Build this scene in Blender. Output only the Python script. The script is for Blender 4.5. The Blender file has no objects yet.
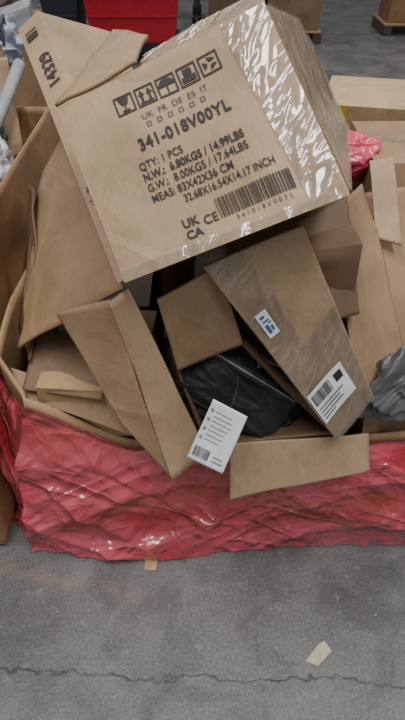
import bpy, bmesh, math, random
from mathutils import Vector, Matrix, noise
V=Vector
random.seed(4)
col=bpy.context.scene.collection

# ------------------------------------------------------------ materials
def newmat(name):
    m=bpy.data.materials.new(name); m.use_nodes=True
    nt=m.node_tree; b=nt.nodes['Principled BSDF']
    return m,nt,b
def N(nt,t,**k):
    n=nt.nodes.new(t)
    for a,v in k.items(): setattr(n,a,v)
    return n
def mth(nt,op,a,bv=None):
    q=N(nt,'ShaderNodeMath',operation=op)
    for i,x in enumerate((a,bv)):
        if x is None: continue
        if isinstance(x,(int,float)): q.inputs[i].default_value=x
        else: nt.links.new(x,q.inputs[i])
    return q.outputs[0]
def ridge(nt,vec,scale,rot=0,stretch=(1,1,1),detail=3,dist=.6,sharp=7):
    """thin crease lines: 1 on the crease, 0 elsewhere. rot = direction of the creases"""
    mp=N(nt,'ShaderNodeMapping',vector_type='TEXTURE'); mp.inputs['Rotation'].default_value=(0,0,math.radians(rot)); mp.inputs['Scale'].default_value=tuple(1/s for s in stretch)
    n=N(nt,'ShaderNodeTexNoise'); n.inputs['Scale'].default_value=scale; n.inputs['Detail'].default_value=detail; n.inputs['Distortion'].default_value=dist; n.inputs['Roughness'].default_value=.45
    nt.links.new(vec,mp.inputs['Vector']); nt.links.new(mp.outputs['Vector'],n.inputs['Vector'])
    a=mth(nt,'ABSOLUTE',mth(nt,'SUBTRACT',n.outputs['Fac'],.5))
    a=mth(nt,'SUBTRACT',1.0,mth(nt,'MULTIPLY',a,sharp)); a=mth(nt,'MAXIMUM',a,0.0)
    return a,n.outputs['Fac']
def bump(nt,h,st,dist,prev=None):
    u=N(nt,'ShaderNodeBump'); u.inputs['Strength'].default_value=st; u.inputs['Distance'].default_value=dist
    nt.links.new(h,u.inputs['Height'])
    if prev is not None: nt.links.new(prev,u.inputs['Normal'])
    return u.outputs['Normal']
_cm={}
def cardboard(c, wr=0.3, sc=1.0):
    key=(c,wr,sc)
    if key in _cm: return _cm[key]
    m,nt,b=newmat('cardboard'); L=nt.links.new
    tc=N(nt,'ShaderNodeTexCoord'); 
    n1=N(nt,'ShaderNodeTexNoise'); n1.inputs['Scale'].default_value=3.5*sc; n1.inputs['Detail'].default_value=6; n1.inputs['Roughness'].default_value=.55
    L(tc.outputs['Object'],n1.inputs['Vector'])
    r=N(nt,'ShaderNodeValToRGB'); r.color_ramp.elements[0].position=.3; r.color_ramp.elements[1].position=.72
    r.color_ramp.elements[0].color=(c[0]*.82,c[1]*.80,c[2]*.78,1); r.color_ramp.elements[1].color=(c[0]*1.08,c[1]*1.08,c[2]*1.08,1)
    L(n1.outputs['Fac'],r.inputs['Fac'])
    n2=N(nt,'ShaderNodeTexNoise'); n2.inputs['Scale'].default_value=160; n2.inputs['Detail'].default_value=3
    mp=N(nt,'ShaderNodeMapping'); mp.inputs['Scale'].default_value=(1,.25,1)
    L(tc.outputs['UV'],mp.inputs['Vector']); L(mp.outputs['Vector'],n2.inputs['Vector'])
    mx=N(nt,'ShaderNodeMix',data_type='RGBA',blend_type='MULTIPLY'); mx.inputs['Factor'].default_value=.3
    r2=N(nt,'ShaderNodeValToRGB'); r2.color_ramp.elements[0].position=.3;r2.color_ramp.elements[1].position=.65
    r2.color_ramp.elements[0].color=(.65,.62,.6,1)
    L(n2.outputs['Fac'],r2.inputs['Fac']); L(r.outputs['Color'],mx.inputs['A']); L(r2.outputs['Color'],mx.inputs['B'])
    cr,_=ridge(nt,tc.outputs['Object'],2.0,25,(.6,1.8,1),0,.2,22)
    cr2,_=ridge(nt,tc.outputs['Object'],2.6,-50,(.6,1.8,1),0,.1,26)
    sc_=N(nt,'ShaderNodeMix',data_type='RGBA'); L(mth(nt,'MULTIPLY',mth(nt,'MAXIMUM',cr,cr2),.12),sc_.inputs['Factor']); L(mx.outputs['Result'],sc_.inputs['A']); sc_.inputs['B'].default_value=(min(1,c[0]*1.5),min(1,c[1]*1.55),min(1,c[2]*1.6),1)
    gn=N(nt,'ShaderNodeTexNoise'); gn.inputs['Scale'].default_value=8; gn.inputs['Detail'].default_value=10; gn.inputs['Roughness'].default_value=.78
    L(tc.outputs['Object'],gn.inputs['Vector'])
    gr=N(nt,'ShaderNodeValToRGB'); gr.color_ramp.elements[0].position=.37; gr.color_ramp.elements[1].position=.51; gr.color_ramp.elements[0].color=(.66,.66,.66,1)
    L(gn.outputs['Fac'],gr.inputs['Fac'])
    gm=N(nt,'ShaderNodeMix',data_type='RGBA',blend_type='MULTIPLY'); gm.inputs['Factor'].default_value=.5
    L(sc_.outputs['Result'],gm.inputs['A']); L(gr.outputs['Color'],gm.inputs['B'])
    L(gm.outputs['Result'],b.inputs['Base Color'])
    b.inputs['Roughness'].default_value=.55; b.inputs['Specular IOR Level'].default_value=.38
    w=N(nt,'ShaderNodeTexWave'); w.inputs['Scale'].default_value=60; w.inputs['Distortion'].default_value=.3
    L(tc.outputs['UV'],w.inputs['Vector'])
    n3=N(nt,'ShaderNodeTexNoise'); n3.inputs['Scale'].default_value=6.5; n3.inputs['Detail'].default_value=2; n3.inputs['Distortion'].default_value=.3
    L(tc.outputs['Object'],n3.inputs['Vector'])
    p=bump(nt,w.outputs['Fac'],.07,.0015); p=bump(nt,n3.outputs['Fac'],wr,.02,p); p=bump(nt,cr,wr,.004,p); p=bump(nt,cr2,wr*.9,.004,p)
    L(p,b.inputs['Normal'])
    _cm[key]=m
    return m
_pm={}
def plain(c,rough=.5,name='paint',metal=0,bump_=0,bs=20,bd=.01):
    key=(c,rough,name,bump_)
    if key in _pm: return _pm[key]
    m,nt,b=newmat(name); L=nt.links.new
    tc=N(nt,'ShaderNodeTexCoord'); n=N(nt,'ShaderNodeTexNoise'); n.inputs['Scale'].default_value=bs; n.inputs['Detail'].default_value=5
    L(tc.outputs['Object'],n.inputs['Vector'])
    r=N(nt,'ShaderNodeValToRGB'); r.color_ramp.elements[0].position=.3;r.color_ramp.elements[1].position=.7
    r.color_ramp.elements[0].color=(c[0]*.85,c[1]*.85,c[2]*.85,1); r.color_ramp.elements[1].color=(min(1,c[0]*1.1),min(1,c[1]*1.1),min(1,c[2]*1.1),1)
    L(n.outputs['Fac'],r.inputs['Fac']); L(r.outputs['Color'],b.inputs['Base Color'])
    b.inputs['Roughness'].default_value=rough; b.inputs['Metallic'].default_value=metal
    if bump_: L(bump(nt,n.outputs['Fac'],bump_,bd),b.inputs['Normal'])
    _pm[key]=m
    return m
def crinkle(c,name,rough=.25,st=.5):
    m,nt,b=newmat(name); L=nt.links.new
    tc=N(nt,'ShaderNodeTexCoord')
    r1,f1=ridge(nt,tc.outputs['Object'],6,20,(1,1.6,1),2,.8,6)
    r2,f2=ridge(nt,tc.outputs['Object'],13,-50,(1,1.5,1),2,.6,6)
    L(bump(nt,r2,st*.5,.004,bump(nt,f1,st,.03)),b.inputs['Normal'])
    rr=N(nt,'ShaderNodeValToRGB'); rr.color_ramp.elements[0].position=.3; rr.color_ramp.elements[1].position=.7; rr.color_ramp.elements[0].color=(c[0]*.85,c[1]*.85,c[2]*.85,1); rr.color_ramp.elements[1].color=(min(1,c[0]*1.15),min(1,c[1]*1.15),min(1,c[2]*1.15),1)
    L(f1,rr.inputs['Fac']); L(rr.outputs['Color'],b.inputs['Base Color'])
    b.inputs['Roughness'].default_value=rough
    return m
def tapemat(name,lo=.02,hi=.10,rough=.12):
    """clear film: cardboard shows through, gloss only where it catches the lamps"""
    m,nt,b=newmat(name); L=nt.links.new; nt.nodes.remove(b); out=nt.nodes['Material Output']
    tc=N(nt,'ShaderNodeTexCoord')
    r1,f1=ridge(nt,tc.outputs['UV'],5,70,(.6,2.4,1),2,.6,9)
    r2,f2=ridge(nt,tc.outputs['UV'],9,38,(.6,2.8,1),2,.7,10)
    nrm=bump(nt,r1,.7,.004,bump(nt,r2,.6,.003,bump(nt,f1,.5,.018)))
    tr=N(nt,'ShaderNodeBsdfTransparent'); tr.inputs[0].default_value=(.97,.96,.94,1)
    df=N(nt,'ShaderNodeBsdfDiffuse'); df.inputs[0].default_value=(.55,.47,.38,1); L(nrm,df.inputs['Normal'])
    fac=mth(nt,'ADD',mth(nt,'MULTIPLY',mth(nt,'MAXIMUM',r2,r1),hi*1.6),lo*2)
    m1=N(nt,'ShaderNodeMixShader'); L(fac,m1.inputs[0]); L(tr.outputs[0],m1.inputs[1]); L(df.outputs[0],m1.inputs[2])
    gl=N(nt,'ShaderNodeBsdfGlossy'); gl.inputs['Color'].default_value=(1,1,1,1); gl.inputs['Roughness'].default_value=rough; L(nrm,gl.inputs['Normal'])
    fr=N(nt,'ShaderNodeFresnel'); fr.inputs[0].default_value=1.5; L(nrm,fr.inputs['Normal'])
    gf=mth(nt,'MINIMUM',mth(nt,'ADD',mth(nt,'MULTIPLY',fr.outputs[0],1.3),.03),.5)
    mx=N(nt,'ShaderNodeMixShader'); L(gf,mx.inputs[0]); L(m1.outputs[0],mx.inputs[1]); L(gl.outputs[0],mx.inputs[2]); L(mx.outputs[0],out.inputs['Surface'])
    return m

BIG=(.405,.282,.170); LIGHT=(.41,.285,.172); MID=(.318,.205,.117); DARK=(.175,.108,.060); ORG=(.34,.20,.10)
INK=plain((.022,.02,.02),.7,'ink'); WHITE=plain((.72,.73,.75),.4,'label_paper')
TAPE=tapemat('clear_tape')
def redfilm(name='red_stretch_film'):
    m,nt,b=newmat(name); L=nt.links.new
    tc=N(nt,'ShaderNodeTexCoord'); uv=tc.outputs['UV']
    r1,f1=ridge(nt,uv,1.6,24,(.8,3.0,1),2,.5,13)
    r2,f2=ridge(nt,uv,2.4,-28,(.8,3.0,1),2,.5,13)
    r3,f3=ridge(nt,uv,4.0,62,(.8,3.0,1),2,.5,12)
    r4,f4=ridge(nt,uv,6.5,-70,(.8,3.2,1),2,.5,11)
    r5,f5=ridge(nt,uv,9.0,8,(.8,3.5,1),2,.6,10)
    mk_=N(nt,'ShaderNodeTexNoise'); mk_.inputs['Scale'].default_value=4.5; L(uv,mk_.inputs['Vector'])
    ms=N(nt,'ShaderNodeMapRange'); L(mk_.outputs['Fac'],ms.inputs['Value']); ms.inputs['From Min'].default_value=.42; ms.inputs['From Max'].default_value=.60
    msk=ms.outputs[0]; inv=mth(nt,'SUBTRACT',1.0,msk)
    r=N(nt,'ShaderNodeValToRGB'); e=r.color_ramp.elements
    e[0].position=.36; e[0].color=(.55,.016,.036,1); e[1].position=.68; e[1].color=(.80,.085,.135,1)
    k=e.new(.52); k.color=(.68,.036,.072,1)
    L(f2,r.inputs['Fac'])
    m2=N(nt,'ShaderNodeMix',data_type='RGBA'); L(mth(nt,'MULTIPLY',mth(nt,'MAXIMUM',r1,mth(nt,'MULTIPLY',r2,.7)),.20),m2.inputs['Factor'])
    L(r.outputs['Color'],m2.inputs['A']); m2.inputs['B'].default_value=(.88,.34,.40,1); L(m2.outputs['Result'],b.inputs['Base Color'])
    p=bump(nt,f1,.75,.055); p=bump(nt,f3,.5,.022,p); p=bump(nt,r1,.9,.010,p); p=bump(nt,r2,.9,.009,p); p=bump(nt,mth(nt,'MULTIPLY',r3,msk),.8,.006,p); p=bump(nt,mth(nt,'MULTIPLY',r4,inv),.6,.004,p); p=bump(nt,mth(nt,'MULTIPLY',r5,msk),.6,.003,p)
    L(p,b.inputs['Normal'])
    b.inputs['Roughness'].default_value=.24; b.inputs['Specular IOR Level'].default_value=.9
    b.inputs['Coat Weight'].default_value=1; b.inputs['Coat Roughness'].default_value=.09; b.inputs['Coat IOR'].default_value=1.6; L(p,b.inputs['Coat Normal'])
    mr=N(nt,'ShaderNodeMapRange'); L(f1,mr.inputs['Value']); mr.inputs['From Min'].default_value=.40; mr.inputs['From Max'].default_value=.58; mr.inputs['To Min'].default_value=.52; mr.inputs['To Max'].default_value=.90
    L(mr.outputs[0],b.inputs['Alpha'])
    return m
RED=redfilm()

# ------------------------------------------------------------ mesh helpers
def mk(name,verts,faces,mats,uvs=None,parent=None,smooth=False):
    me=bpy.data.meshes.new(name); me.from_pydata([tuple(v) for v in verts],[],faces); me.update()
    for mt in mats: me.materials.append(mt)
    if uvs:
        l=me.uv_layers.new(name='UVMap')
        for p in me.polygons:
            for li in p.loop_indices: l.data[li].uv=uvs[me.loops[li].vertex_index]
    if smooth:
        for p in me.polygons: p.use_smooth=True
    o=bpy.data.objects.new(name,me); col.objects.link(o)
    if parent: o.parent=parent
    return o
def empty(name,loc=(0,0,0)):
    o=bpy.data.objects.new(name,None); col.objects.link(o); o.empty_display_size=.1
    return o
class Surf:
    def __init__(s,q,warp=.006,seed=0,env=False,freq=4.2,bend=0):
        s.q=[V(p) for p in q]; s.warp=warp; s.seed=seed; s.env=env; s.freq=freq; s.bend=bend
        s.n=((s.q[1]-s.q[0]).cross(s.q[3]-s.q[0])).normalized()
        s.w=((s.q[1]-s.q[0]).length+(s.q[2]-s.q[3]).length)/2; s.h=((s.q[3]-s.q[0]).length+(s.q[2]-s.q[1]).length)/2
    def __call__(s,a,b,off=0):
        q=s.q; p=q[0]*(1-a)*(1-b)+q[1]*a*(1-b)+q[2]*a*b+q[3]*(1-a)*b
        e=1
        if s.env: e=min(1,6*min(max(a,0),max(1-a,0)))*min(1,6*min(max(b,0),max(1-b,0)))
        d=noise.noise(p*s.freq+V((s.seed*7.3,s.seed*3.1,0)))*s.warp*2*e
        d+=(.5-abs(noise.noise(p*s.freq*1.5+V((s.seed*2.7,4,s.seed)))))*s.warp*1.2*e
        d+=s.bend*4*a*(1-a)
        return p+s.n*(d+off)
def grid(S,n,f=None):
    vs=[];uv=[];fs=[]
    for j in range(n+1):
        for i in range(n+1):
            vs.append(S(i/n,j/n)); uv.append((i/n*S.w,j/n*S.h))
    for j in range(n):
        for i in range(n):
            k=j*(n+1)+i; fs.append((k,k+1,k+n+2,k+n+1))
    return vs,uv,fs
def sheet(name,q,c,warp=.007,seed=1,thick=.0065,n=26,parent=None,env=False,bend=0,mat=None,wr=.3):
    S=Surf(q,warp,seed,env,bend=bend); vs,uv,fs=grid(S,n)
    o=mk(name,vs,fs,[mat or cardboard(c,wr),cardboard(tuple(x*.7 for x in c),.1)],uv,parent,True)
    m=o.modifiers.new('t','SOLIDIFY'); m.thickness=thick; m.offset=-1; m.material_offset_rim=1; m.use_even_offset=False
    return o,S
def decal(name,S,corners,mat,parent,off=.002,n=16):
    q=[V((c[0],c[1],0)) for c in corners]; vs=[];uv=[];fs=[]
    for j in range(n+1):
        for i in range(n+1):
            a=i/n;b=j/n; p=q[0]*(1-a)*(1-b)+q[1]*a*(1-b)+q[2]*a*b+q[3]*(1-a)*b
            vs.append(S(p.x,p.y,off)); uv.append((p.x*S.w,p.y*S.h))
    for j in range(n):
        for i in range(n):
            k=j*(n+1)+i; fs.append((k,k+1,k+n+2,k+n+1))
    return mk(name,vs,fs,[mat],uv,parent,True)
def rects(name,S,rs,mat,parent,off=.003):
    vs=[];fs=[]
    for r in rs:
        if len(r)==4 and not hasattr(r[0],'__len__'):
            x0,y0,x1,y1=r; r=[(x0,y0),(x1,y0),(x1,y1),(x0,y1)]
        k=len(vs)
        for (a,b) in r: vs.append(S(a,b,off))
        fs.append(tuple(range(k,k+len(r))))
    return mk(name,vs,fs,[mat],None,parent)
def sub(S,corners):
    q=[V((c[0],c[1],0)) for c in corners]
    def f(a,b,off=0):
        p=q[0]*(1-a)*(1-b)+q[1]*a*(1-b)+q[2]*a*b+q[3]*(1-a)*b
        return S(p.x,p.y,off)
    return f
def barcode(name,S,x0,y0,x1,y1,parent,off=.003,n=38):
    rs=[];st=(x1-x0)/n;i=0
    while i<n:
        w=random.choice([.4,.6,1,1.3]); rs.append((x0+i*st,y0,min(x1,x0+(i+w)*st),y1)); i+=w+random.choice([.5,.6,1])
    return rects(name,S,rs,INK,parent,off)
def text(name,S,body,a,b,size,parent,mat=INK,off=.004,bold=.0,rot=0,sx=1.0,sp=1.0):
    cu=bpy.data.curves.new(name,'FONT'); cu.body=body; cu.size=size; cu.offset=bold; cu.resolution_u=3; cu.space_character=sp
    o=bpy.data.objects.new(name,cu); col.objects.link(o)
    dg=bpy.context.evaluated_depsgraph_get(); me=bpy.data.meshes.new_from_object(o.evaluated_get(dg))
    bpy.data.objects.remove(o)
    cr,sr=math.cos(rot),math.sin(rot)
    for v in me.vertices:
        x=v.co.x*sx;y=v.co.y; x,y=x*cr-y*sr,x*sr+y*cr
        v.co=S(a+x/S.w,b+y/S.h,off)
    me.materials.clear(); me.materials.append(mat)
    o=bpy.data.objects.new(name,me); col.objects.link(o); o.parent=parent
    return o
def cbox(name,o,X,Y,Z,c,warp=.008,seed=1,n=20,open_top=False,wr=.3,parent=None,tape=False,mat=None):
    o=V(o);X=V(X);Y=V(Y);Z=V(Z)
    P=lambda a,b,d:o+X*a+Y*b+Z*d
    faces={'front':[P(0,0,0),P(1,0,0),P(1,0,1),P(0,0,1)],'right':[P(1,0,0),P(1,1,0),P(1,1,1),P(1,0,1)],
      'back':[P(1,1,0),P(0,1,0),P(0,1,1),P(1,1,1)],'left':[P(0,1,0),P(0,0,0),P(0,0,1),P(0,1,1)],
      'bottom':[P(0,1,0),P(1,1,0),P(1,0,0),P(0,0,0)],'top':[P(0,0,1),P(1,0,1),P(1,1,1),P(0,1,1)]}
    if open_top: faces.pop('top')
    vs=[];fs=[];uv=[];S={}
    for i0,(k,q) in enumerate(faces.items()):
        s=Surf(q,warp,seed+i0,True); S[k]=s; b0=len(vs)
        a,u,f=grid(s,n); vs+=a; uv+=u; fs+=[tuple(x+b0 for x in t) for t in f]
    ob=mk(name,vs,fs,[mat or cardboard(c,wr)],uv,parent,True)
    if open_top:
        m=ob.modifiers.new('t','SOLIDIFY'); m.thickness=.007; m.offset=-1
    if tape:
        s=S['top'] if 'top' in S else S['front']
        decal('tape_strip',s,[(0,.44),(1,.44),(1,.56),(0,.56)],TAPE,ob)
    return ob,S
def solidbox(name,lo,hi,mat,parent=None,bev=.01):
    bm=bmesh.new(); bmesh.ops.create_cube(bm,size=1)
    for v in bm.verts: v.co=V([(lo[i]+hi[i])/2+v.co[i]*(hi[i]-lo[i]) for i in range(3)])
    if bev: bmesh.ops.bevel(bm,geom=bm.edges[:],offset=bev,segments=2,affect='EDGES')
    me=bpy.data.meshes.new(name); bm.to_mesh(me); bm.free(); me.materials.append(mat)
    o=bpy.data.objects.new(name,me); col.objects.link(o)
    if parent:o.parent=parent
    return o
def tube(name,pts,r,mat,parent=None,cyc=False):
    cu=bpy.data.curves.new(name,'CURVE'); cu.dimensions='3D'; cu.bevel_depth=r; cu.bevel_resolution=3
    sp=cu.splines.new('NURBS'); sp.points.add(len(pts)-1)
    for p,q in zip(sp.points,pts): p.co=(q[0],q[1],q[2],1)
    sp.use_endpoint_u=not cyc; sp.use_cyclic_u=cyc; sp.order_u=3; cu.use_fill_caps=True
    cu.materials.append(mat)
    o=bpy.data.objects.new(name,cu); col.objects.link(o)
    if parent:o.parent=parent
    return o
def ribbon(name,pts,w,nrm,mat,parent,n=30,th=.003):
    P=[V(p) for p in pts]; P=[P[0]*2-P[1]]+P+[P[-1]*2-P[-2]]; nrm=V(nrm)
    c=[]
    for i in range(1,len(P)-2):
        for k in range(n):
            t=k/n; c.append(.5*((2*P[i])+(-P[i-1]+P[i+1])*t+(2*P[i-1]-5*P[i]+4*P[i+1]-P[i+2])*t*t+(-P[i-1]+3*P[i]-3*P[i+1]+P[i+2])*t**3))
    vs=[];fs=[];uv=[]
    for i,p in enumerate(c):
        tg=(c[min(i+1,len(c)-1)]-c[max(i-1,0)]).normalized(); s=tg.cross(nrm).normalized()*w/2
        vs+=[p-s,p+s]; uv+=[(0,i*.01),(w,i*.01)]
        if i: k=2*i; fs.append((k-2,k-1,k+1,k))
    o=mk(name,vs,fs,[mat],uv,parent,True); m=o.modifiers.new('t','SOLIDIFY'); m.thickness=th; m.offset=0
    return o
def fold(p,k):
    return 1-abs(noise.noise(p+V((k*3.1,k*1.7,k))))*2.4
def bag(name,c,r,mat,seed=1,amp=.35,freq=9,sub=6,parent=None,fn=None):
    bm=bmesh.new(); bmesh.ops.create_icosphere(bm,subdivisions=sub,radius=1)
    for v in bm.verts:
        d=v.co.normalized(); p=V((d.x*r[0],d.y*r[1],d.z*r[2]))
        q=p+V((noise.noise(p*7+V((seed,0,0))),noise.noise(p*7+V((0,seed,5))),noise.noise(p*7+V((5,2,seed)))))*.045
        k=fold(q*freq,seed)*.55+fold(q*freq*2.1,seed+3)*.28+fold(q*freq*4.2,seed+6)*.12
        v.co=p*(1+amp*(k-.35))
        if fn: v.co=fn(v.co,d)
    me=bpy.data.meshes.new(name); bm.to_mesh(me); bm.free(); me.materials.append(mat)
    me.transform(Matrix.Translation(c))
    for p in me.polygons: p.use_smooth=True
    o=bpy.data.objects.new(name,me); col.objects.link(o)
    if parent:o.parent=parent
    return o

# ------------------------------------------------------------ floor + wall
def floormat():
    m,nt,b=newmat('concrete'); L=nt.links.new
    g=N(nt,'ShaderNodeNewGeometry')
    n=N(nt,'ShaderNodeTexNoise'); n.inputs['Scale'].default_value=2.2; n.inputs['Detail'].default_value=10; n.inputs['Roughness'].default_value=.68
    L(g.outputs['Position'],n.inputs['Vector'])
    r=N(nt,'ShaderNodeValToRGB'); r.color_ramp.elements[0].position=.32;r.color_ramp.elements[1].position=.7
    r.color_ramp.elements[0].color=(.105,.102,.103,1); r.color_ramp.elements[1].color=(.212,.206,.205,1)
    L(n.outputs['Fac'],r.inputs['Fac'])
    f=N(nt,'ShaderNodeTexNoise'); f.inputs['Scale'].default_value=140; f.inputs['Detail'].default_value=4
    L(g.outputs['Position'],f.inputs['Vector'])
    rf=N(nt,'ShaderNodeValToRGB'); rf.color_ramp.elements[0].position=.3;rf.color_ramp.elements[1].position=.7; rf.color_ramp.elements[0].color=(.6,.6,.6,1); rf.color_ramp.elements[1].color=(1.15,1.15,1.15,1)
    L(f.outputs['Fac'],rf.inputs['Fac'])
    mx=N(nt,'ShaderNodeMix',data_type='RGBA',blend_type='MULTIPLY'); mx.inputs['Factor'].default_value=.9
    L(r.outputs['Color'],mx.inputs['A']); L(rf.outputs['Color'],mx.inputs['B'])
    gr=N(nt,'ShaderNodeTexNoise'); gr.inputs['Scale'].default_value=5; gr.inputs['Detail'].default_value=9; gr.inputs['Distortion'].default_value=.8; gr.inputs['Roughness'].default_value=.72
    L(g.outputs['Position'],gr.inputs['Vector'])
    rg=N(nt,'ShaderNodeValToRGB'); rg.color_ramp.elements[0].position=.38;rg.color_ramp.elements[1].position=.55; rg.color_ramp.elements[0].color=(.60,.59,.585,1)
    L(gr.outputs['Fac'],rg.inputs['Fac'])
    mg=N(nt,'ShaderNodeMix',data_type='RGBA',blend_type='MULTIPLY'); mg.inputs['Factor'].default_value=.8
    L(mx.outputs['Result'],mg.inputs['A']); L(rg.outputs['Color'],mg.inputs['B'])
    ds=N(nt,'ShaderNodeTexNoise'); ds.inputs['Scale'].default_value=26; ds.inputs['Detail'].default_value=6; ds.inputs['Roughness'].default_value=.7
    L(g.outputs['Position'],ds.inputs['Vector'])
    dr=N(nt,'ShaderNodeMapRange'); L(ds.outputs['Fac'],dr.inputs['Value']); dr.inputs['From Min'].default_value=.58; dr.inputs['From Max'].default_value=.72; dr.inputs['To Max'].default_value=.45
    dm=N(nt,'ShaderNodeMix',data_type='RGBA'); L(dr.outputs[0],dm.inputs['Factor']); L(mg.outputs['Result'],dm.inputs['A']); dm.inputs['B'].default_value=(.30,.295,.29,1)
    sx=N(nt,'ShaderNodeSeparateXYZ'); L(g.outputs['Position'],sx.inputs[0])
    wb=N(nt,'ShaderNodeTexNoise'); wb.inputs['Scale'].default_value=9; wb.inputs['Detail'].default_value=7; wb.inputs['Roughness'].default_value=.6
    L(g.outputs['Position'],wb.inputs['Vector'])
    M=lambda op,a,bv=None: mth(nt,op,a,bv)
    wob=M('MULTIPLY',M('SUBTRACT',wb.outputs['Fac'],.5),.11)
    def crack(coord,other,c0,slope,width):
        d=M('ABSOLUTE',M('SUBTRACT',M('ADD',M('SUBTRACT',coord,c0),M('MULTIPLY',other,slope)),wob))
        mr=N(nt,'ShaderNodeMapRange'); mr.inputs['From Min'].default_value=0; mr.inputs['From Max'].default_value=width
        mr.inputs['To Min'].default_value=1; mr.inputs['To Max'].default_value=0; L(d,mr.inputs['Value']); return mr.outputs[0]
    c1=crack(sx.outputs['Y'],sx.outputs['X'],.525,.03,.0045)
    c2=crack(sx.outputs['X'],sx.outputs['Y'],.18,.05,.004)
    c=M('MAXIMUM',c1,M('MULTIPLY',c2,.5))
    patch=N(nt,'ShaderNodeTexNoise'); patch.inputs['Scale'].default_value=14; patch.inputs['Detail'].default_value=5
    L(g.outputs['Position'],patch.inputs['Vector'])
    rp=N(nt,'ShaderNodeValToRGB'); rp.color_ramp.elements[0].position=.32;rp.color_ramp.elements[1].position=.58
    L(patch.outputs['Fac'],rp.inputs['Fac'])
    cf=M('MULTIPLY',M('MULTIPLY',c,rp.outputs['Color']),.85)
    m2=N(nt,'ShaderNodeMix',data_type='RGBA'); L(cf,m2.inputs['Factor']); L(dm.outputs['Result'],m2.inputs['A']); m2.inputs['B'].default_value=(.032,.031,.032,1)
    st=crack(sx.outputs['Y'],sx.outputs['X'],.70,.22,.035)
    ml=N(nt,'ShaderNodeMapRange'); L(sx.outputs['X'],ml.inputs['Value']); ml.inputs['From Min'].default_value=-.12; ml.inputs['From Max'].default_value=-.25
    st=M('MULTIPLY',M('MULTIPLY',st,ml.outputs[0]),M('MULTIPLY',rp.outputs['Color'],.42))
    m3=N(nt,'ShaderNodeMix',data_type='RGBA'); L(st,m3.inputs['Factor']); L(m2.outputs['Result'],m3.inputs['A']); m3.inputs['B'].default_value=(.28,.185,.145,1)
    L(m3.outputs['Result'],b.inputs['Base Color'])
    b.inputs['Roughness'].default_value=.5
    p=bump(nt,f.outputs['Fac'],.3,.004); p=bump(nt,c1,.5,.003,p); L(p,b.inputs['Normal'])
    return m
mk('floor',[(-8,-3,0),(8,-3,0),(8,14,0),(-8,14,0)],[(0,1,2,3)],[floormat()])
solidbox('wall_back',(-8,14,0),(8,14.2,4.5),plain((.3,.3,.31),.8,'wall_paint'),bev=0)

# ------------------------------------------------------------ gaylord
def ring(pts,n):
    out=[];L=[0]
    k=len(pts)
    for i in range(k): L.append(L[-1]+(V(pts[(i+1)%k])-V(pts[i])).length)
    T=L[-1]
    for s in range(n):
        d=T*s/n
        for i in range(k):
            if L[i]<=d<L[i+1]+1e-9:
                f=(d-L[i])/(L[i+1]-L[i]); out.append((V(pts[i]).lerp(V(pts[(i+1)%k]),f),d)); break
    return out,T
oct_=[(-.47,.945),(.60,.945),(.68,1.07),(.68,1.95),(.58,2.05),(-.48,2.05),(-.58,1.95),(-.58,1.10)]
gb=empty('gaylord_box')
def rimh(x,y,film=False):
    if y<1.3:
        t=max(0,min(1,(x+.50)/.32)); t=t*t*(3-2*t)
        hf=.60*(1-t)+.43*t
        if x>.4: hf+=.02+.03*max(0,min(1,(x-.45)/.15))
        k=max(0,min(1,(y-1.0)/.3)); hb=.66
        h=hf*(1-k)+hb*k
    else: h=.66
    if film:
        h-=.02
        if x<-.45: h=min(h,.575-.10*max(0,min(1,(y-.98)/.3)))
    return h
def wallring(name,pts,n,m,hfun,rad,mats,parent,thick,z0=.12):
    rg,T=ring(pts,n); vs=[];uv=[];fs=[]
    cx,cy=.05,1.5
    for j in range(m+1):
        v=j/m
        for p,d in rg:
            h=z0+(hfun(p.x,p.y)-z0)*v
            dirv=V((p.x-cx,p.y-cy)); dirv.normalize()
            q=p+dirv*rad(v,p,d)
            vs.append((q.x,q.y,h)); uv.append((d,h))
    for j in range(m):
        for i in range(n):
            a=j*n+i;b=j*n+(i+1)%n; fs.append((a,b,b+n,a+n))
    ob=mk(name,vs,fs,mats,uv,parent,True)
    if thick:
        mo=ob.modifiers.new('t','SOLIDIFY'); mo.thickness=thick
    return ob
wallring('side_panels',oct_,160,14,lambda x,y:rimh(x,y),lambda v,p,d:.012*noise.noise(V((d*3,v*2,0)))-.03*v,[cardboard((.44,.28,.15),.3)],gb,.008)
def dirfold(d,h,ang,freq,seed,sharp):
    a=math.radians(ang); s=-d*math.sin(a)+h*math.cos(a); t=d*math.cos(a)+h*math.sin(a)
    return max(0,1-abs(noise.noise(V((s*freq,t*freq*.28,seed*3.7))))*sharp)
def filmrad(v,p,d):
    h=v*.45
    base=.004+.050*(1-v)**1.2+.02*math.sin(math.pi*v)
    msk=.5+.5*noise.noise(V((d*2.5,h*3,21)))
    k=noise.noise(V((d*1.8,h*2.2,3)))*.045
    k+=dirfold(d,h,22,4.5,1,4)*.020
    k+=dirfold(d,h,-32,5.5,2,4.5)*.018
    k+=dirfold(d,h,65,7,3,5)*.013*msk
    k+=dirfold(d,h,-68,9,4,5)*.010*(1-msk)
    k+=dirfold(d,h,35,14,5,5)*.005*msk
    k+=dirfold(d,h,-12,16,6,5)*.004*(1-msk)
    return base-.03*v+k*(.5+.6*(1-v))*(1 if v<.97 else .6)+.002
hemh=lambda x,y:rimh(x,y,True)+.014*noise.noise(V((x*9,y*9,0)))
sw=wallring('red_stretch_wrap',oct_,1000,90,hemh,filmrad,[RED],None,0,z0=.010)
rg,T=ring(oct_,300)
pts=[]
for p,d in rg:
    dirv=V((p.x-.05,p.y-1.5)).normalized(); q=p+dirv*(filmrad(1,p,d)+.002)
    pts.append((q.x,q.y,hemh(p.x,p.y)+.004*math.sin(d*40)))
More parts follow.
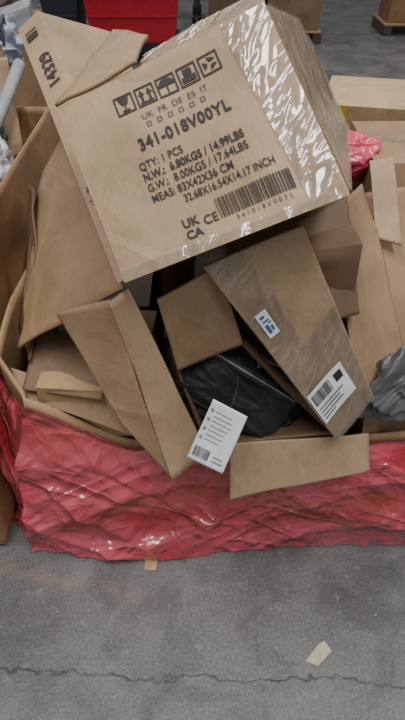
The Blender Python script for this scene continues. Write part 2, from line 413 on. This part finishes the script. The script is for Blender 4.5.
pts.append(pts[0]); tube('rolled_hem',pts,.004,RED,sw)
pal=empty('wooden_pallet'); WOOD=plain((.36,.22,.11),.75,'pallet_wood',bump_=.4,bs=30)
for i in range(6): solidbox('deck_board',(-.5+.19*i,.97,.098),(-.38+.19*i,2.0,.118),WOOD,pal,.003)
for y in (.97,1.42,1.9):
    for x in (-.5,0,.5): solidbox('block',(x,y,.02),(x+.1,y+.1,.098),WOOD,pal,.003)
    solidbox('runner',(-.5,y,.001),(.6,y+.1,.02),WOOD,pal,.003)

# ------------------------------------------------------------ big printed box
O=V((-.140,.836,1.034)); X=V((.377,.005,.166)); Z=V((-.133,.255,.220)); Y=V((.174,.763,-.162))
bb,S=cbox('cardboard_box',O,X,Y,Z,BIG,warp=.009,seed=3,n=54,wr=.42)
F=S['front']
def sq(x0,y0,w,h,t=.009):
    return [(x0,y0,x0+w,y0+t),(x0,y0+h-t,x0+w,y0+h),(x0,y0,x0+t*.9,y0+h),(x0+w-t*.9,y0,x0+w,y0+h)]
rs=[]; iw,ih=.090,.104
for i in range(5):
    x0=.255+i*.101; rs+=sq(x0,.80,iw,ih)
def poly(cx,cy,pts): return [(cx+a*1.15,cy+b*1.15) for a,b in pts]
c=[.255+i*.101+iw/2 for i in range(5)]; cy=.852
rs+=[poly(c[0],cy,[(-.024,.034),(.024,.034),(.012,0),(-.012,0)]),(c[0]-.004,cy-.03,c[0]+.004,cy),(c[0]-.018,cy-.038,c[0]+.018,cy-.029)]
for k in (-.018,.018): rs+=[(c[1]+k-.006,cy-.025,c[1]+k+.006,cy+.01),poly(c[1]+k,cy,[(-.013,.006),(.013,.006),(0,.032)])]
rs+=[(c[1]-.032,cy-.037,c[1]+.032,cy-.029)]
rs+=[poly(c[2],cy,[(.034*math.cos(math.pi*t/8),.034*math.sin(math.pi*t/8)) for t in range(9)]),(c[2]-.004,cy-.036,c[2]+.004,cy)]
rs+=[(c[3]-.032,cy-.034,c[3]+.032,cy-.004),(c[3]-.02,cy+.002,c[3]+.02,cy+.034)]
for t in range(3):
    a=t*2.094+.5; rs.append(poly(c[4],cy,[(.031*math.cos(a),.031*math.sin(a)),(.031*math.cos(a+1.3),.031*math.sin(a+1.3)),(.010*math.cos(a+1.1),.010*math.sin(a+1.1)),(.010*math.cos(a+.2),.010*math.sin(a+.2))]))
rects('handling_icons',F,rs,INK,bb,.002)
rs=[]
for i in range(6): rs+=sq(.36+i*.05,.69,.022,.025,.004)
rects('tick_boxes',F,rs,INK,bb,.002)
TO=.0022
text('print_countries',F,'UK  FR  DE  ES  IT',.35,.735,.0165,bb,off=TO)
text('print_code',F,'341-018V00YL',.29,.59,.031,bb,bold=.0010,sx=.86,sp=1.10,off=TO)
text('print_qty',F,'QTY: 1 PCS',.255,.495,.0205,bb,bold=.0003,sx=.84,off=TO)
text('print_net',F,'N.W.:  6.80KGS / 14.99LBS',.255,.437,.0205,bb,bold=.0006,sx=.84,off=TO)
text('print_gross',F,'G.W.:  8.00KGS / 17.64LBS',.255,.379,.0205,bb,bold=.0003,sx=.84,off=TO)
text('print_meas',F,'MEAS: 83X42X36 CM',.255,.321,.0205,bb,bold=.0003,sx=.84,off=TO)
text('print_inch',F,'32.68X16.54X14.17 INCH',.385,.265,.0195,bb,bold=.0003,sx=.80,off=TO)
barcode('print_barcode',F,.50,.125,.83,.225,bb,n=60,off=TO)
text('print_barcode_no',F,'3 4 1 0 1 8 V 0 0 Y L',.56,.09,.012,bb,off=TO)
text('print_ukca',F,'UK\nCA',.335,.145,.022,bb,bold=.0007,off=TO)
text('print_ce',F,'CE',.425,.125,.023,bb,bold=.0003,off=TO)
decal('clear_tape_patch',F,[(.86,.0),(1.0,.0),(1.0,1),(.80,1)],TAPE,bb,.0045,n=40)
decal('clear_tape_patch.001',F,[(0,.0),(.86,.0),(.86,.05),(0,.07)],TAPE,bb,.0045,n=30)
decal('clear_tape_side',S['right'],[(0,0),(1,0),(1,1),(0,1)],TAPE,bb,.0045,n=40)
TL=O+Z; TR=O+Z+X; Mx=TL+X*.42
f1,_=sheet('top_flap',[TL,Mx,V((-.109,1.275,1.335)),V((-.195,1.366,1.335))],MID,.010,5,parent=bb)
f2,s2=sheet('top_flap.001',[Mx,TR,V((.108,1.16,1.430)),V((-.107,1.16,1.330))],LIGHT,.006,6,parent=bb)
decal('clear_tape_top',s2,[(0,.1),(1,.1),(1,.9),(0,.9)],TAPE,bb,.003)

# ------------------------------------------------------------ long narrow box on the left
lo=V((-.1705,.935,.965)); lz=V((-.482,1.654,1.271))-lo
lb,LS=cbox('cardboard_box',lo,V((.056,.012,.04)),V((.155,.28,-.106)),lz,LIGHT,warp=.003,seed=11,n=30)
F2=LS['front']
text('print_number',F2,'14329',.82,.68,.046,lb,bold=.0010,rot=math.pi/2,sp=1.1)
text('print_qty',F2,'Q\'ty: 0 of 200',.26,.31,.034,lb,rot=-math.pi/2,off=.006)
rects('print_mark',F2,[(.2,.91,.7,.935),(.2,.945,.7,.95)],INK,lb)

# ------------------------------------------------------------ leaning sheet left and odds
sheet('cardboard_sheet',[(-.467,1.072,.669),(-.168,1.02,.889),(-.388,1.652,1.044),(-.53,1.45,.70)],MID,.012,7,bend=.02,wr=.4)
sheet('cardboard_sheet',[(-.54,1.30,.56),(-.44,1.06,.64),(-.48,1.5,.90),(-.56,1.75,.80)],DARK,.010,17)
cbox('cardboard_box',(-.42,.99,.45),(.26,-.02,.0),(.03,.3,.03),(0,0,.165),(.40,.265,.13),warp=.004,seed=21,tape=True)
sheet('cardboard_flap',[(-.46,1.0,.60),(-.25,.96,.60),(-.22,1.10,.66),(-.44,1.16,.67)],DARK,.006,23)
sheet('crushed_rim_flap',[(-.47,1.0,.575),(-.17,.925,.50),(-.15,.965,.56),(-.50,1.06,.62)],MID,.01,8,parent=gb)

# ------------------------------------------------------------ open box with splayed flaps
A=V((-.070,.951,.759));B=V((.091,.954,.79));C=V((.33,.895,.548));D=V((.011,.875,.523))
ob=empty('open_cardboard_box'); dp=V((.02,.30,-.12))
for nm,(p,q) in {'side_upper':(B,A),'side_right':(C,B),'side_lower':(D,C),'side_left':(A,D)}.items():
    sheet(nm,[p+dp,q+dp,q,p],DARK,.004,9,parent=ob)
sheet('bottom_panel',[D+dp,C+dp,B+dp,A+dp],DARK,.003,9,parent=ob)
o1,s1=sheet('flap_upper',[(-.056,.921,.740),(.0905,.947,.799),(.03,.930,1.015),(-.092,.913,.941)],MID,.006,12,parent=ob)
o2,s2=sheet('flap_right',[(.322,.853,.571),(.393,.892,.684),(.186,.935,1.096),(.0,.915,1.019)],LIGHT,.010,13,parent=ob,n=36,wr=.4)
decal('clear_tape_strip',s2,[(.0,-.0),(.45,.0),(.44,1),(.04,1)],TAPE,ob,.003,n=30)
decal('clear_tape_strip.001',s2,[(.45,.0),(1,.0),(1,.60),(.45,.50)],TAPE,ob,.004,n=30)
L1=[(.04,.13),(.77,.15),(.73,.33),(.04,.30)]
decal('shipping_label',s2,L1,WHITE,ob,.0055)
ls=sub(s2,L1)
barcode('label_barcode',ls,.06,.55,.6,.9,ob,.0065,n=26)
rects('label_lines',ls,[(.06,.42,.8,.45),(.06,.31,.65,.34),(.06,.20,.7,.23),(.06,.1,.4,.13),(.72,.62,.92,.86)],INK,ob,.0065)
L2=[(.12,.61),(.27,.62),(.27,.745),(.12,.735)]
decal('square_label',s2,L2,WHITE,ob,.0055)
ls=sub(s2,L2); rects('label_print',ls,[(.2,.15,.5,.5),(.6,.2,.8,.4),(.2,.6,.8,.66),(.2,.75,.6,.85),(.6,.5,.85,.56)],plain((.05,.1,.3),.6,'blue_ink'),ob,.0065)
sheet('flap_lower',[(.070,.812,.388),(.426,.866,.442),(.417,.912,.532),(.067,.872,.545)],LIGHT,.006,14,parent=ob)
sheet('flap_left',[(-.078,.845,.426),(.011,.853,.523),(-.154,.95,.943),(-.20,.96,.90)],LIGHT,.006,15,parent=ob,wr=.35)
sheet('flap_left_outer',[(-.078,.850,.426),(-.20,.965,.90),(-.332,1.001,.844),(-.19,.90,.58)],MID,.006,16,parent=ob,wr=.35)

# ------------------------------------------------------------ soft black case in the open box
def fabric(c,name,fold=.25):
    m,nt,b=newmat(name); L=nt.links.new; tc=N(nt,'ShaderNodeTexCoord')
    n1=N(nt,'ShaderNodeTexNoise'); n1.inputs['Scale'].default_value=11; n1.inputs['Detail'].default_value=3; n1.inputs['Distortion'].default_value=.8; L(tc.outputs['Object'],n1.inputs['Vector'])
    ck=N(nt,'ShaderNodeTexNoise'); ck.inputs['Scale'].default_value=350; L(tc.outputs['Object'],ck.inputs['Vector'])
    L(bump(nt,ck.outputs['Fac'],.6,.002,bump(nt,n1.outputs['Fac'],fold,.03)),b.inputs['Normal'])
    b.inputs['Base Color'].default_value=c+(1,); b.inputs['Roughness'].default_value=.6; b.inputs['Specular IOR Level'].default_value=.35
    b.inputs['Sheen Weight'].default_value=.08
    return m
BLK=fabric((.012,.015,.014),'black_nylon',.6); WEB=fabric((.026,.029,.031),'webbing',.1)
bc=V((.115,.985,.665)); BU=V((.80,-.10,-.55)).normalized(); BN=V((.05,-.80,.60)); BN=(BN-BU*BN.dot(BU)).normalized(); BV=BN.cross(BU).normalized()
def sst(e0,e1,x):
    t=max(0,min(1,(x-e0)/(e1-e0))); return t*t*(3-2*t)
def bagpt(u,v,off=0):
    body=.085*((1-abs(u)**3.4)*(1-abs(v)**3.4))**.6
    pocket=.018*sst(.86,.64,abs(u+.02))*sst(.62,.40,abs(v+.28))
    rib=.011*(1-abs(math.sin(v*12+noise.noise(V((u*2,0,3)))*1.2)))*sst(.30,.40,v)+.007*(1-abs(math.sin(v*13+u*1.5)))*sst(.1,.0,v)
    fold_=noise.noise(V((u*2.2,v*2.4,1)))*.020+max(0,1-abs(noise.noise(V((u*1.6+v,v*2.6,4))))*4.5)*.012
    return bc+BU*(u*.195)+BV*(v*.15)+BN*(body+pocket+rib+fold_-.065+off)
n=110; vs=[];fs=[];uv=[]
for j in range(n+1):
    for i in range(n+1):
        u=-1+2*i/n; v=-1+2*j/n; vs.append(bagpt(u,v)); uv.append((u,v))
for j in range(n):
    for i in range(n):
        k=j*(n+1)+i; fs.append((k,k+1,k+n+2,k+n+1))
nb=len(vs)
for j in range(n+1):
    for i in range(n+1):
        u=-1+2*i/n; v=-1+2*j/n; vs.append(bc+BU*(u*.195)+BV*(v*.15)-BN*(.06+.045*((1-abs(u)**5)*(1-abs(v)**5))**.6))
        uv.append((u,v))
for j in range(n):
    for i in range(n):
        k=nb+j*(n+1)+i; fs.append((k,k+n+1,k+n+2,k+1))
bp=mk('black_zipped_case',vs,fs,[BLK],uv,None,True)
ZM=plain((.22,.22,.23),.3,'zip_metal')
def onbag(l,off=.003): return [bagpt(u,v,off) for u,v in l]
def rr(u0,u1,v0,v1,n=10,k=.12):
    out=[]
    for (cx,cyy,a0) in ((u1-k,v1-k,0),(u0+k,v1-k,90),(u0+k,v0+k,180),(u1-k,v0+k,270)):
        for t in range(5): a=math.radians(a0+t*22.5); out.append((cx+k*math.cos(a),cyy+k*math.sin(a)))
    o2=[]
    for i in range(len(out)):
        p,q=out[i],out[(i+1)%len(out)]; m_=max(1,int(math.hypot(q[0]-p[0],q[1]-p[1])/.05))
        for t in range(m_): o2.append((p[0]+(q[0]-p[0])*t/m_,p[1]+(q[1]-p[1])*t/m_))
    return o2
tube('pocket_piping',onbag(rr(-.86,.82,-.82,.26)),.003,WEB,bp,True)
tube('edge_piping',onbag(rr(-.97,.97,-.96,.96),.004),.0045,WEB,bp,True)
zl=[(-.82+.04*i,.36+.02*math.sin(i*.5)) for i in range(42)]
ribbon('zip_tape',onbag(zl,.005),.024,BN,WEB,bp,3); tube('zip_teeth',onbag(zl,.009),.0026,ZM,bp)
zl=[(-.80+.04*i,.02) for i in range(40)]
ribbon('zip_tape.001',onbag(zl,.004),.020,BN,WEB,bp,3); tube('zip_teeth.001',onbag(zl,.008),.0022,ZM,bp)
ribbon('zip_puller',onbag([(-.1,.36),(-.06,.26),(-.04,.18)],.012),.009,BN,ZM,bp)
ribbon('carry_handle',[bagpt(-.55,.70,.004),bagpt(-.40,.66,.030),bagpt(.0,.64,.042),bagpt(.40,.66,.030),bagpt(.55,.70,.004)],.026,BV,WEB,bp,12)

# ------------------------------------------------------------ white hang tag
tg,ts=sheet('hang_tag',[(-.036,.800,.579),(.046,.775,.548),(.100,.830,.683),(.024,.855,.714)],(.7,.7,.7),.001,2,thick=.001,mat=plain((.72,.74,.77),.4,'tag_card'))
barcode('tag_barcode',ts,.08,.08,.5,.25,tg,.0015,n=30)
rl=[(.2,.84-i*.075,.2+random.uniform(.4,.65),.84-i*.075+.016) for i in range(7)]
rects('tag_print',ts,rl+[(.6,.1,.9,.13),(.6,.17,.85,.2)],plain((.25,.27,.3),.6,'grey_ink'),tg,.0015)
rects('tag_icons',ts,[poly(.10,.85-i*.15,[(.04*math.cos(a*.785),.026*math.sin(a*.785)) for a in range(8)]) for i in range(4)],plain((.22,.23,.25),.6,'grey_ink'),tg,.002)
tube('string',[(.062,.842,.70),(.075,.855,.72),(.08,.90,.74)],.0012,INK,tg)

# ------------------------------------------------------------ right hand contents
sheet('cardboard_sheet',[(.287,1.02,.80),(.37,1.05,.80),(.345,1.256,1.0),(.22,1.20,.96)],DARK,.008,31)
sheet('cardboard_sheet',[(.36,.95,.62),(.515,1.05,.66),(.431,1.422,.958),(.335,1.26,.98)],MID,.012,32,wr=.4)
sheet('cardboard_sheet',[(.50,1.04,.62),(.70,1.20,.66),(.66,1.50,.93),(.44,1.42,.93)],(.31,.20,.115),.011,33,wr=.4)
sheet('cardboard_flap',[(.455,1.30,.86),(.52,1.28,.85),(.50,1.44,1.02),(.44,1.44,1.01)],LIGHT,.008,37)
sheet('cardboard_flap',[(.53,1.02,.64),(.66,1.04,.64),(.66,1.22,.79),(.56,1.20,.77)],LIGHT,.010,38)
cbox('cardboard_box',(.49,1.45,.40),(.34,.0,.0),(0,.35,0),(.01,.12,.55),MID,seed=34,tape=True)
YL=(.48,.35,.19)
yb,ys=cbox('cardboard_box',(.42,2.10,.84),(.6,-.13,.0),(.08,.24,.03),(0,-.02,.115),YL,seed=35,warp=.004)
decal('yellow_tape',ys['front'],[(.10,0),(.16,0),(.16,1),(.10,1)],plain((.62,.42,.06),.4,'yellow_tape'),yb)
cbox('cardboard_box',(.44,.965,.30),(.22,.03,.0),(-.03,.3,.0),(-.02,.03,.31),MID,seed=36,warp=.005)
GB=crinkle((.12,.12,.13),'grey_polythene',.42,.3)
bag('grey_plastic_bag',(.485,.985,.64),(.105,.06,.095),GB,seed=5,amp=.75,freq=9,fn=lambda co,d:V((co.x+.3*co.z,co.y,co.z)))
bag('pink_plastic_film',(.462,1.68,.935),(.065,.05,.065),crinkle((.66,.08,.14),'pink_film',.2),seed=6,amp=.7,freq=9)
bag('green_plastic_bag',(.63,1.42,.89),(.05,.035,.05),crinkle((.2,.36,.27),'green_polythene'),seed=8,amp=.6,freq=10)

# supporting boxes inside the bin
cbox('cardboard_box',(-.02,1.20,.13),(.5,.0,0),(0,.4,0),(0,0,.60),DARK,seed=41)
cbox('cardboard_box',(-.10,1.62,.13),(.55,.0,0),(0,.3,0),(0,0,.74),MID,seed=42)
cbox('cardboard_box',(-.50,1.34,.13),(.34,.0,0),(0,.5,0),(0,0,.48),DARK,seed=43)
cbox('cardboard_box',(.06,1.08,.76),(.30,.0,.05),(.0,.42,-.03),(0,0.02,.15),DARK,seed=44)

# ------------------------------------------------------------ neighbouring gaylord on the left
gl,gs=cbox('gaylord_box',(-1.70,.90,.02),(1.09,0,0),(0,1.42,0),(0,0,.85),ORG,warp=.012,seed=51,n=36,open_top=True,wr=.4)
cbox('cardboard_box',(-1.6,1.0,.05),(.93,0,0),(0,1.2,0),(0,0,.58),DARK,seed=52)
WP=crinkle((.55,.56,.60),'white_polythene',.25,.4)
bag('white_plastic_bag',(-.77,1.80,.84),(.13,.17,.14),WP,seed=7,amp=.7,freq=7)
bag('white_plastic_bag',(-.95,1.50,.76),(.14,.16,.12),WP,seed=9,amp=.7,freq=7)
bag('grey_plastic_bag',(-.80,2.02,.92),(.09,.08,.09),crinkle((.2,.21,.23),'grey_film',.3,.4),seed=10,amp=.7,freq=8)
tube('cardboard_tube',[(-.665,2.22,1.05),(-.70,1.98,.94),(-.735,1.72,.86)],.022,plain((.30,.31,.33),.5,'grey_tube'))
sheet('cardboard_sheet',[(-.95,2.10,.72),(-.70,2.16,.74),(-.72,2.27,1.06),(-.98,2.22,1.05)],LIGHT,.01,53)
g3,_=cbox('gaylord_box',(-2.1,3.1,.02),(1.05,0,0),(0,1.1,0),(0,0,.86),ORG,warp=.012,seed=55,n=16,open_top=True)
BW=crinkle((.36,.42,.52),'bluish_polythene',.25,.4)
bag('white_plastic_bag',(-1.30,3.4,.85),(.24,.3,.13),BW,seed=12,amp=.8,freq=5)
for k,(x,y,z,cc) in enumerate([(-1.12,3.25,.80,(.05,.06,.08)),(-1.3,3.7,.82,(.08,.16,.34)),(-1.12,3.85,.78,(.3,.3,.32)),(-1.45,3.95,.8,(.5,.5,.5))]):
    cbox('parcel',(x-.12,y,z),(.2,.03,.05),(-.02,.16,.02),(.0,0,.12),cc,seed=70+k,mat=crinkle(cc,'parcel_wrap',.35))
cbox('cardboard_box',(-1.95,3.2,.06),(.8,0,0),(0,.8,0),(0,0,.66),DARK,seed=56)

# ------------------------------------------------------------ paper scraps
def scrap(name,pts,c):
    o=mk(name,[(p[0],p[1],.0015+.004*(i%2)) for i,p in enumerate(pts)],[tuple(range(len(pts)))],[plain(c,.7,'scrap_paper')])
    m=o.modifiers.new('t','SOLIDIFY'); m.thickness=.001
scrap('paper_scrap',[(.277,.567),(.307,.553),(.352,.592),(.335,.617),(.318,.610)],(.50,.44,.28))
scrap('cardboard_scrap',[(-.175,.825),(-.14,.82),(-.135,.89),(-.18,.91)],(.42,.28,.14))
gv=[];gf=[]
for i in range(46):
    x=random.uniform(-.55,.6); y=random.uniform(.50,.85); s=random.uniform(.0012,.0032); a=random.uniform(0,6.28); k=len(gv)
    for t in range(4): gv.append((x+s*math.cos(a+t*1.57)*(1+.6*(t%2)),y+s*math.sin(a+t*1.57),.0008))
    gv.append((x,y,.0008+s*.8)); gf+=[(k,k+1,k+4),(k+1,k+2,k+4),(k+2,k+3,k+4),(k+3,k,k+4)]
mk('floor_grit',gv,gf,[plain((.36,.34,.31),.9,'grit')])

# ------------------------------------------------------------ background carts
RP=plain((.46,.012,.03),.35,'red_plastic'); BK=plain((.015,.015,.018),.5,'black_plastic'); NV=plain((.022,.028,.04),.5,'navy_plastic')
def tub(name,x0,x1,y0,y1,z0,z1,mat,par):
    sh=.05; vs=[(x0+sh,y0+sh,z0),(x1-sh,y0+sh,z0),(x1-sh,y1-sh,z0),(x0+sh,y1-sh,z0),(x0,y0,z1),(x1,y0,z1),(x1,y1,z1),(x0,y1,z1)]
    o=mk(name,vs,[(3,2,1,0),(0,1,5,4),(1,2,6,5),(2,3,7,6),(3,0,4,7)],[mat],None,par)
    m=o.modifiers.new('t','SOLIDIFY'); m.thickness=.02
    solidbox(name+'_rim',(x0-.02,y0-.03,z1-.05),(x1+.02,y0,z1),mat,par,.008)
    solidbox(name+'_rib',(x0+.02,y0-.0,z0+(z1-z0)*.5),(x1-.02,y0+.05,z0+(z1-z0)*.5+.03),mat,par,.005)
    return o
def wheel(x,y,r,par):
    bm=bmesh.new(); bmesh.ops.create_cone(bm,segments=24,radius1=r,radius2=r,depth=.05,cap_ends=True)
    bmesh.ops.bevel(bm,geom=[e for e in bm.edges if e.calc_face_angle(0)>.8],offset=.01,segments=2,affect='EDGES')
    me=bpy.data.meshes.new('wheel'); bm.to_mesh(me); bm.free(); me.materials.append(BK)
    me.transform(Matrix.Translation((x,y,r))@Matrix.Rotation(math.pi/2,4,'Y')); o=bpy.data.objects.new('wheel',me); col.objects.link(o); o.parent=par
def trolley(name,x0,x1,y0,y1,z1,mat):
    e=empty(name); tub('tote',x0,x1,y0,y1,.20,z1,mat,e); solidbox('deck',(x0+.02,y0+.02,.12),(x1-.02,y1,.20),BK,e)
    for x in (x0+.1,x1-.1):
        for y in (y0+.10,y1-.1): wheel(x,y,.07,e)
    return e
trolley('red_tote_trolley',-1.18,-.24,6.4,7.1,.66,RP)
trolley('blue_tote_trolley',-1.62,-1.24,6.45,7.1,.65,NV)
trolley('grey_tote_trolley',-.14,-.01,8.3,9.0,.7,plain((.06,.06,.065),.5,'grey_plastic'))
p2=empty('wooden_pallet')
for i in range(5): solidbox('deck_board',(-2.7,6.2+i*.18,.11),(-1.72,6.32+i*.18,.13),WOOD,p2,.003)
for x in (-2.7,-2.25,-1.82): solidbox('block',(x,6.2,.001),(x+.1,7.04,.11),WOOD,p2,.003)
cbox('cardboard_box',(-2.6,6.3,.135),(.6,0,0),(0,.6,0),(0,0,.4),(.12,.08,.06),seed=63)
DW=plain((.06,.045,.038),.8,'dark_wood')
p3=empty('wooden_pallet')
for i in range(5): solidbox('deck_board',(.05,7.3+i*.2,.11),(1.38,7.43+i*.2,.13),WOOD,p3,.003)
for x in (.05,.66,1.28): solidbox('block',(x,7.3,.001),(x+.1,8.23,.11),DW,p3,.003)
cbox('cardboard_box',(.08,7.35,.135),(.62,0,0),(0,.8,0),(0,0,.7),(.14,.09,.058),seed=61)
cbox('cardboard_box',(.74,7.35,.135),(.60,0,0),(0,.8,0),(0,0,.6),(.20,.125,.075),seed=64)
cbox('cardboard_box',(2.25,7.75,.135),(1.1,0,0),(0,.5,0),(0,0,.7),(.24,.13,.07),seed=62)
tg2=empty('wooden_pallet')
for i in range(5): solidbox('deck_board',(2.2,7.7+i*.13,.11),(3.4,7.78+i*.13,.13),WOOD,tg2,.003)
for x in (2.2,2.75,3.3): solidbox('block',(x,7.7,.001),(x+.1,8.3,.11),DW,tg2,.003)

# ------------------------------------------------------------ light
w=bpy.data.worlds.new('World'); bpy.context.scene.world=w; w.use_nodes=True
w.node_tree.nodes['Background'].inputs[0].default_value=(.94,.96,1,1); w.node_tree.nodes['Background'].inputs[1].default_value=.40
def area(name,loc,size,e,colr=(1,.985,.95)):
    l=bpy.data.lights.new(name,'AREA'); l.shape='RECTANGLE'; l.size=size[0]; l.size_y=size[1]; l.energy=e; l.color=colr
    o=bpy.data.objects.new(name,l); col.objects.link(o); o.location=loc
    return o
area('ceiling_light',(-1.0,.2,4.8),(.45,3),122)
area('ceiling_light',(.9,-.6,4.8),(.45,3),122)
area('ceiling_light',(2.2,4.5,5.2),(1.2,3),120)
area('ceiling_light',(-2.5,7,5.2),(1.2,3),100)

cam=bpy.data.cameras.new('camera'); co=bpy.data.objects.new('camera',cam); col.objects.link(co)
cam.sensor_fit='VERTICAL'; cam.sensor_height=24; cam.lens=24*555/720
co.location=(0,0,1.6); co.rotation_euler=(math.radians(90-42),0,0); cam.clip_start=.02
bpy.context.scene.camera=co
